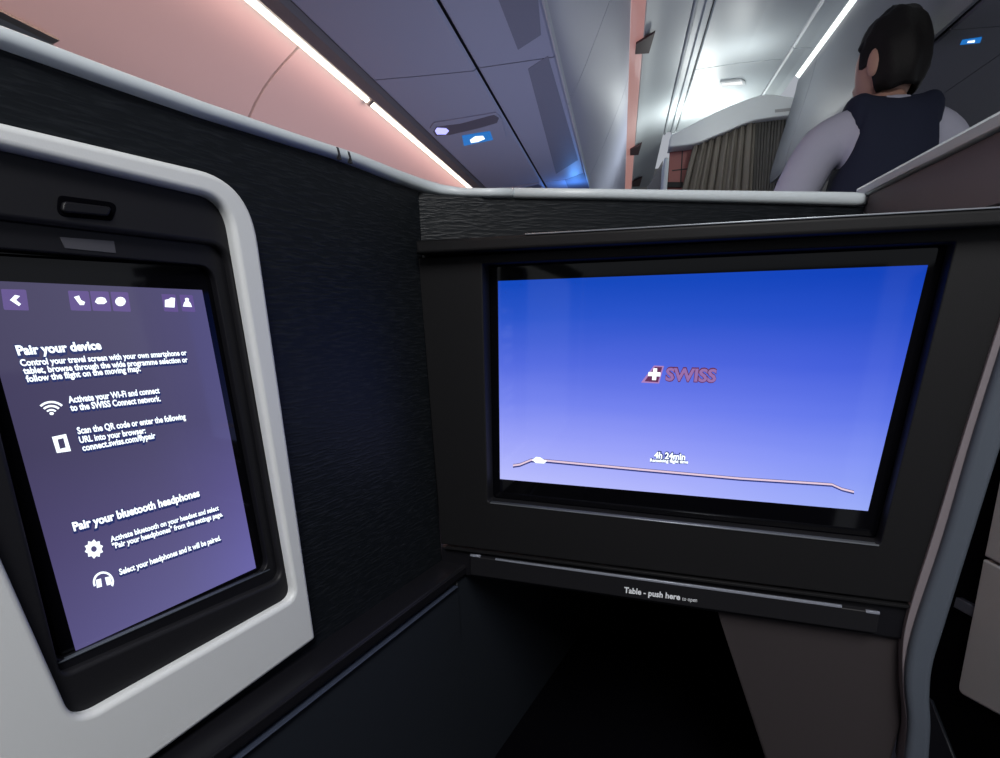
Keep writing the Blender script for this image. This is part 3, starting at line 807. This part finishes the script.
def curtain(name, x0, x1, ytop0, ytop1, n, amp, mt_, label, w, x0b=None, x1b=None):
    a = BK.at(x0, ytop0, w); b = BK.at(x1, ytop1, w)
    a2 = BK.at(x0b if x0b is not None else x0, 190, w)[0]; b2 = BK.at(x1b if x1b is not None else x1, 190, w)[0]
    za = BK.at(0, 0, w)
    zref = BK.at(x0, 190, w)[1]
    bm = bmesh.new(); N = n * 12; R = 14; zb_ = -1.0; grid = []
    for j in range(R + 1):
        row = []
        for i in range(N + 1):
            s = i / N; t = j / R
            ztop = a[1] + (b[1] - a[1]) * s
            z = ztop + (zb_ - ztop) * t
            k = (ztop - z) / max(ztop - zref, 1e-6)
            u = (a[0] + (b[0] - a[0]) * s) * (1 - min(k, 1.5)) + (a2 + (b2 - a2) * s) * min(k, 1.5)
            ph = s * n * 2 * math.pi
            ww = w + amp * (math.sin(ph) + 0.35 * math.sin(2.3 * ph + 1.1 + t * 2)) * (0.7 + 0.3 * t)
            row.append(bm.verts.new((u, z, ww)))
        grid.append(row)
    for j in range(R):
        for i in range(N): bm.faces.new((grid[j][i], grid[j][i + 1], grid[j + 1][i + 1], grid[j + 1][i]))
    me = bpy.data.meshes.new(name); bm.to_mesh(me); bm.free()
    o = meshobj(name, me, mt_, None, BK.M, True)
    md = o.modifiers.new('thickness', 'SOLIDIFY'); md.thickness = 0.004
    return tag(o, label, 'curtain')
M_curt = mat('beige_curtain_cloth', (0.17, 0.152, 0.132), 0.85, 0.1, bump=0.3, bscale=500)
M_curt2 = mat('striped_curtain_cloth', (0.10, 0.095, 0.09), 0.85, 0.1, bump=0.3, bscale=500)
curtain('curtain', 694, 756, 145, 120, 8, 0.022, M_curt, 'wide beige pleated curtain hanging under the white header', 0.09, 682, 752)
curtain('curtain', 756, 786, 120, 116, 9, 0.012, M_curt2, 'narrow bunched dark striped curtain right of the beige one', 0.07, 753, 778)
jam = thing('cabin_cabinet', BK.world(BK.at(680, 180)[0], -1.05), 'dull red cabinet front seen between the white post and the beige curtain', 'cabinet')
slab('front', BK.pts([(667, 200), (700, 200), (700, 146), (670, 149)], 0.03), 0.0, 0.03, M_red, jam, BK, 0.004)
slab('shelf', BK.pts([(667, 187), (683, 187), (683, 182), (667, 182)], 0.05), 0.03, 0.05, M_bezel_grey, jam, BK)
slab('joint', BK.pts([(672, 171), (690, 169), (690, 168), (672, 170)], 0.034), 0.028, 0.034, M_groove, jam, BK)
slab('joint', BK.pts([(680, 185), (681.2, 185), (683, 150), (682, 150)], 0.034), 0.028, 0.034, M_groove, jam, BK)
po = slab('divider_post', rnd([(BK.at(663.5, 157, .3)[0], -1.04), (BK.at(668.8, 157, .3)[0], -1.04), BK.at(669.5, 157, .3), BK.at(664.5, 157, .3)], 0.01, 5), 0.0, 0.30, M_ceil, None, BK, 0.008)
tag(po, 'slim white post at the left end of the far divider', 'post')
po2 = slab('side_cabinet', [(BK.at(645, 187, .1)[0], -1.04), (BK.at(661, 187, .1)[0], -1.04)] + BK.pts([(663, 160), (656, 172), (648, 186)], 0.10), 0.0, 0.10, M_wallf, None, BK, 0.005)
tag(po2, 'small beige cabinet side just left of the slim white post', 'cabinet')
rb = slab('wall_rail', BK.pts([(811, 114), (862, 109), (862, 100.5), (811, 104.5)], 0.05), 0.0, 0.05, M_ceil, None, BK, 0.006)
tag(rb, 'pale rail on the far wall between the white header and the person', 'rail')
rb2 = slab('wall_rail', BK.pts([(925, 106), (1010, 99), (1010, 92), (925, 97)], 0.05), 0.0, 0.05, M_ceil, None, BK, 0.006)
tag(rb2, 'pale rail on the far wall right of the person', 'rail')
j = slab('trim_8', BK.pts([(781, 152), (842, 150), (842, 148.6), (781, 150.6)], 0.004), 0.0, 0.004, M_cap, None, BK); j['kind'] = 'structure'

# ================================================================== ACROSS THE AISLE (right edge)
NS = thing('neighbour_seat_shell', (0.80, 1.1, 0), 'pale grey seat shell panel across the aisle at the right edge', 'seat shell')
XP = xplane(0.80, -1)
def xp(L): return XP.pts(L, 0)
slab('shell', [(-1.5, -1.04), (-0.3, -1.04), (-0.3, -0.1), (-1.5, -0.1)], -0.10, -0.02, M_black, NS, XP)
pl = rnd(XP.pts([(957, 692), (1040, 736), (1075, 500), (1008, 460)], 0.0), 0.02, 6)
slab('upper_panel', XP.pts([(984, 556), (1040, 586), (1090, 300), (1040, 280)], 0.0), -0.02, 0.0, M_dull, NS, XP, 0.004)
slab('lower_panel', rnd(XP.pts([(957, 692), (1040, 738), (1045, 590), (983, 559)], 0.0), [0.02, 0.01, 0.003, 0.003], 6), -0.02, 0.0, M_dull, NS, XP, 0.004)
slab('ledge_strip', XP.pts([(955, 606), (981, 621), (984, 613), (957, 599)], -0.012) if False else XP.pts([(953, 607), (979, 621), (983, 612), (956, 597)], -0.005), -0.02, -0.005, M_post, NS, XP, 0.002)
slab('base_panel', XP.pts([(925, 775), (975, 815), (930, 700), (915, 690)], -0.012), -0.02, -0.012, M_lowpanel, NS, XP)

# unseen dark wall behind the seat, added to darken the screens' reflections
tag(prism('unseen_back_wall', [(-0.75, -1.05, 0), (0.29, -1.05, 0), (0.29, -1.05, 1.2), (-0.75, -1.05, 1.2)], (0, -0.04, 0), M_lowpanel), kind='structure')
tag(prism('unseen_right_wall', [(0.36, -1.05, 0), (0.36, 0.22, 0), (0.36, 0.22, 1.16), (0.36, -1.05, 1.16)], (0.04, 0, 0), M_lowpanel), kind='structure')  # out of view, added to block low ambient light from the open right

# ================================================================== PERSON
def skin_mesh(name, verts, edges, radii, material, parent, loc, levels=2, root=0):
    me = bpy.data.meshes.new(name); me.from_pydata([Vector(v) + Vector(loc) for v in verts], edges, [])
    o = bpy.data.objects.new(name, me); COL.objects.link(o)
    md = o.modifiers.new('s', 'SKIN'); md.use_smooth_shade = True; md.branch_smoothing = 0.6
    lay = me.skin_vertices[0].data
    for k, r in enumerate(radii):
        rr = r if isinstance(r, tuple) else (r, r)
        lay[k].radius = rr; lay[k].use_root = (k == root)
    sb = o.modifiers.new('u', 'SUBSURF'); sb.levels = levels; sb.render_levels = levels
    dg = bpy.context.evaluated_depsgraph_get()
    m2 = bpy.data.meshes.new_from_object(o.evaluated_get(dg))
    bpy.data.objects.remove(o)
    m2.transform(Matrix.Diagonal((1, 1, SZ, 1)))
    for p in m2.polygons: p.use_smooth = True
    return meshobj(name, m2, material, parent, None, True)

PXY = Vector((0.69, 1.95, 0))
SZ = 1.072
per = thing('person', PXY, 'dark haired person in white shirt and navy vest, standing in the aisle, seen from behind', 'person')
# x across (his left arm is on the picture's left), y forward, z up
HEADC = (-0.005, 0.07, 1.685)
body_v = [(0, 0, 0.95), (0, 0.0, 1.12), (0, 0.01, 1.28), (0, 0.03, 1.40), (0, 0.05, 1.475), (-0.002, 0.065, 1.53),
          (-0.10, 0.02, 1.41), (-0.155, 0.03, 1.395), (-0.225, 0.06, 1.15), (-0.15, 0.27, 1.10), (-0.13, 0.33, 1.10),
          (0.10, 0.02, 1.41), (0.165, 0.03, 1.39), (0.22, 0.08, 1.15), (0.12, 0.27, 1.12), (0.10, 0.33, 1.12),
          (-0.09, 0, 0.88), (-0.10, 0.01, 0.50), (-0.10, -0.01, 0.09), (-0.10, 0.10, 0.05),
          (0.09, 0, 0.88), (0.10, 0.03, 0.50), (0.10, -0.01, 0.09), (0.10, 0.10, 0.05)]
body_e = [(0, 1), (1, 2), (2, 3), (3, 4), (4, 5), (3, 6), (6, 7), (7, 8), (8, 9), (9, 10), (3, 11), (11, 12), (12, 13), (13, 14), (14, 15), (0, 16), (16, 17), (17, 18), (18, 19), (0, 20), (20, 21), (21, 22), (22, 23)]
body_r = [0.12, 0.11, 0.115, 0.085, 0.052, 0.05, 0.055, 0.045, 0.042, 0.028, 0.03, 0.055, 0.045, 0.042, 0.028, 0.03, 0.085, 0.058, 0.038, 0.035, 0.085, 0.058, 0.038, 0.035]
# head as one surface with the body: build the body by skin, then a shaped head joined in the same mesh
body = skin_mesh('body', body_v, body_e, body_r, M_skin, per, PXY)
def shaped_head(center, yaw):
    bm = bmesh.new()
    bmesh.ops.create_uvsphere(bm, u_segments=32, v_segments=24, radius=1)
    for v in bm.verts:
        x, y, z = v.co
        sx, sy, sz = 0.070, 0.088, 0.112
        if z < 0: sx *= 1 - 0.30 * (-z) ** 1.5; 
        yy = y
        if z < -0.2 and y < 0: yy *= 0.75
        v.co = Vector((x * sx, yy * sy, z * sz))
        # nose, brow, chin, eye sockets (face looks to +y)
        if y > 0:
            def g(cx, cz, rx, rz): return math.exp(-((x - cx) / rx) ** 2 - ((z - cz) / rz) ** 2)
            v.co.y += 0.022 * g(0, -0.18, 0.13, 0.16) + 0.006 * g(0, 0.22, 0.5, 0.08) + 0.010 * g(0, -0.85, 0.3, 0.2) + 0.006 * g(0, -0.48, 0.25, 0.06)
            v.co.y -= 0.008 * g(0.32, 0.04, 0.16, 0.1) + 0.008 * g(-0.32, 0.04, 0.16, 0.1)
    for sgn in (-1, 1):   # ears
        r_ = bmesh.ops.create_uvsphere(bm, u_segments=12, v_segments=8, radius=1)
        for v in r_['verts']: v.co = Vector((sgn * 0.074 + v.co.x * 0.009, -0.006 + v.co.y * 0.018, -0.008 + v.co.z * 0.032))
    R_ = Matrix.Rotation(yaw, 4, 'Z')
    bmesh.ops.transform(bm, matrix=Matrix.Translation(Vector(center)) @ R_ @ Matrix.Rotation(-0.15, 4, 'X'), verts=bm.verts)
    return bm
hb = shaped_head(PXY + Vector(HEADC), 0.6)
me_h = bpy.data.meshes.new('h'); hb.to_mesh(me_h); hb.free()
bmj = bmesh.new(); bmj.from_mesh(body.data); bmj.from_mesh(me_h)
# hands: palm and five fingers each, as skinned chains in the same mesh
def hand_mesh(wrist, d, side_):
    d = Vector(d).normalized(); s = d.cross(Vector((0, 0, 1))).normalized() * side_; up = Vector((0, 0, 1))
    W = Vector(wrist); V = [W, W + d * 0.035, W + d * 0.075]; E = [(0, 1), (1, 2)]; Rr = [0.022, 0.028, 0.030]
    for k, (off, ln) in enumerate(((-0.030, 0.070), (-0.010, 0.080), (0.010, 0.075), (0.028, 0.058))):
        b = len(V); base = W + d * 0.080 + s * off
        V += [base, base + d * ln * 0.5 - up * 0.008, base + d * ln * 0.85 - up * 0.028]
        E += [(2, b), (b, b + 1), (b + 1, b + 2)]; Rr += [0.0095, 0.0085, 0.007]
    b = len(V); V += [W + d * 0.035 - s * 0.036, W + d * 0.065 - s * 0.052 - up * 0.01]
    E += [(1, b), (b, b + 1)]; Rr += [0.011, 0.009]
    o = skin_mesh('tmp_hand', V, E, Rr, M_skin, None, (0, 0, 0), 1)
    return o
for wr, d, sd in ((PXY + Vector((-0.13, 0.33, 1.10)), (0.1, 1, -0.1), 1), (PXY + Vector((0.10, 0.33, 1.12)), (-0.1, 1, -0.1), -1)):
    ho = hand_mesh(wr, d, sd); bmj.from_mesh(ho.data); bpy.data.objects.remove(ho)
me_b = bpy.data.meshes.new('body'); bmj.to_mesh(me_b); bmj.free()
me_b.materials.append(M_skin)
for p in me_b.polygons: p.use_smooth = True
body.data = me_b
# clothes
sv = [(0, 0, 0.98), (0, 0, 1.12), (0, 0.01, 1.28), (0, 0.03, 1.40), (0, 0.045, 1.488), (-0.10, 0.02, 1.415), (-0.160, 0.03, 1.395), (-0.215, 0.05, 1.27), (-0.235, 0.065, 1.15), (-0.15, 0.26, 1.10),
      (0.10, 0.02, 1.415), (0.17, 0.03, 1.39), (0.21, 0.06, 1.27), (0.23, 0.085, 1.15), (0.12, 0.26, 1.12)]
se = [(0, 1), (1, 2), (2, 3), (3, 4), (3, 5), (5, 6), (6, 7), (7, 8), (8, 9), (3, 10), (10, 11), (11, 12), (12, 13), (13, 14)]
sr = [0.138, 0.13, 0.138, 0.110, 0.060, 0.080, 0.071, 0.066, 0.062, 0.036, 0.080, 0.071, 0.066, 0.060, 0.036]
skin_mesh('shirt', sv, se, sr, M_shirt, per, PXY)
vv = [(0, -0.005, 0.96), (0, -0.005, 1.12), (0, 0.0, 1.28), (0, 0.022, 1.395), (-0.075, 0.02, 1.432), (0.08, 0.02, 1.430), (-0.115, 0.02, 1.42), (0.12, 0.02, 1.418)]
skin_mesh('vest', vv, [(0, 1), (1, 2), (2, 3), (3, 4), (3, 5), (4, 6), (5, 7)], [(0.165, .15), (0.16, .15), (0.175, .160), (0.155, .145), 0.094, 0.094, 0.082, 0.082], M_vest, per, PXY)
skin_mesh('trousers', [(0, 0, 0.98), (-0.09, 0, 0.88), (-0.10, 0.01, 0.5), (-0.10, -0.01, 0.10), (0.09, 0, 0.88), (0.10, 0.03, 0.5), (0.10, -0.01, 0.10)],
          [(0, 1), (1, 2), (2, 3), (0, 4), (4, 5), (5, 6)], [0.14, 0.10, 0.075, 0.062, 0.10, 0.075, 0.062], M_trouser, per, PXY)
for sx in (-0.10, 0.10):
    skin_mesh('shoe', [(sx, -0.04, 0.05), (sx, 0.06, 0.045), (sx, 0.16, 0.038)], [(0, 1), (1, 2)], [0.045, 0.045, 0.036], M_shoe, per, PXY)
# hair: a cap of hair over crown, back and sides, ragged
bm = bmesh.new(); bmesh.ops.create_uvsphere(bm, u_segments=48, v_segments=32, radius=1)
dele = []
for v in bm.verts:
    x, y, z = v.co
    lim = -0.75 if y < 0.1 else (-0.15 if y < 0.45 else 0.45)
    if z < lim: dele.append(v)
    k = 1 + 0.05 * math.sin(9 * x + 3 * z) * math.cos(7 * y) + random.uniform(-0.012, 0.012)
    v.co = Vector((x * 0.080 * k, y * 0.097 * k - 0.004, z * 0.120 * k + 0.006))
bmesh.ops.delete(bm, geom=dele, context='VERTS')
bmesh.ops.transform(bm, matrix=Matrix.Translation(PXY + Vector(HEADC)) @ Matrix.Rotation(0.6, 4, 'Z') @ Matrix.Rotation(-0.15, 4, 'X'), verts=bm.verts)
me = bpy.data.meshes.new('hair'); bm.to_mesh(me); bm.free()
hr = meshobj('hair', me, M_hair, per, None, True)
hm = hr.modifiers.new('thickness', 'SOLIDIFY'); hm.thickness = 0.012

# ================================================================== LIGHT
w = bpy.data.worlds.new('world'); sc.world = w; w.use_nodes = True
w.node_tree.nodes['Background'].inputs[0].default_value = (0.70, 0.74, 0.82, 1)
w.node_tree.nodes['Background'].inputs[1].default_value = 0.55


def area(name, loc, rot, size, size_y, power, col):
    l = bpy.data.lights.new(name, 'AREA'); l.shape = 'RECTANGLE'; l.size = size; l.size_y = size_y
    l.energy = power; l.color = col
    o = bpy.data.objects.new(name, l); COL.objects.link(o); o.location = loc; o.rotation_euler = rot
    return o


area('cabin_ceiling_lamp', (0.1, -0.6, EYE + 1.05), (math.radians(15), 0, 0), 0.7, 0.9, 46, (1.0, 0.985, 0.96))
# warm wash on the sidewall from the strip
area('sidewall_wash', (-0.80, 1.4, EYE + 0.63), (0, math.radians(25), 0), 0.04, 4.5, 10.0, (1.0, 0.56, 0.46))
# added lavender fill from below, hidden behind the low partition, brightening the bins
area('lavender_fill', (-0.25, 2.1, 1.0), (math.radians(180), 0, 0), 0.9, 1.7, 3.6, (0.66, 0.70, 1.0))
def point(name, loc, p, col, r=0.05):
    l = bpy.data.lights.new(name, 'POINT'); l.energy = p; l.color = col; l.shadow_soft_size = r
    o = bpy.data.objects.new(name, l); COL.objects.link(o); o.location = loc; return o
point('divider_lamp', (0.42, 4.15, EYE + 1.02), 9.0, (0.95, 1.0, 0.98))
point('header_fill', (0.5, 3.40, EYE + 0.98), 2.2, (0.95, 1.0, 0.98))  # added fill in front of the header, brightening its face
point('blue_mood_lamp', (-0.27, 3.35, EYE + 0.58), 1.0, (0.1, 0.35, 1.0), 0.03)

sc.view_settings.view_transform = 'Standard'
sc.view_settings.look = 'None'
sc.view_settings.exposure = 0.0
sc.view_settings.gamma = 1.0
sc.view_settings.use_curve_mapping = False
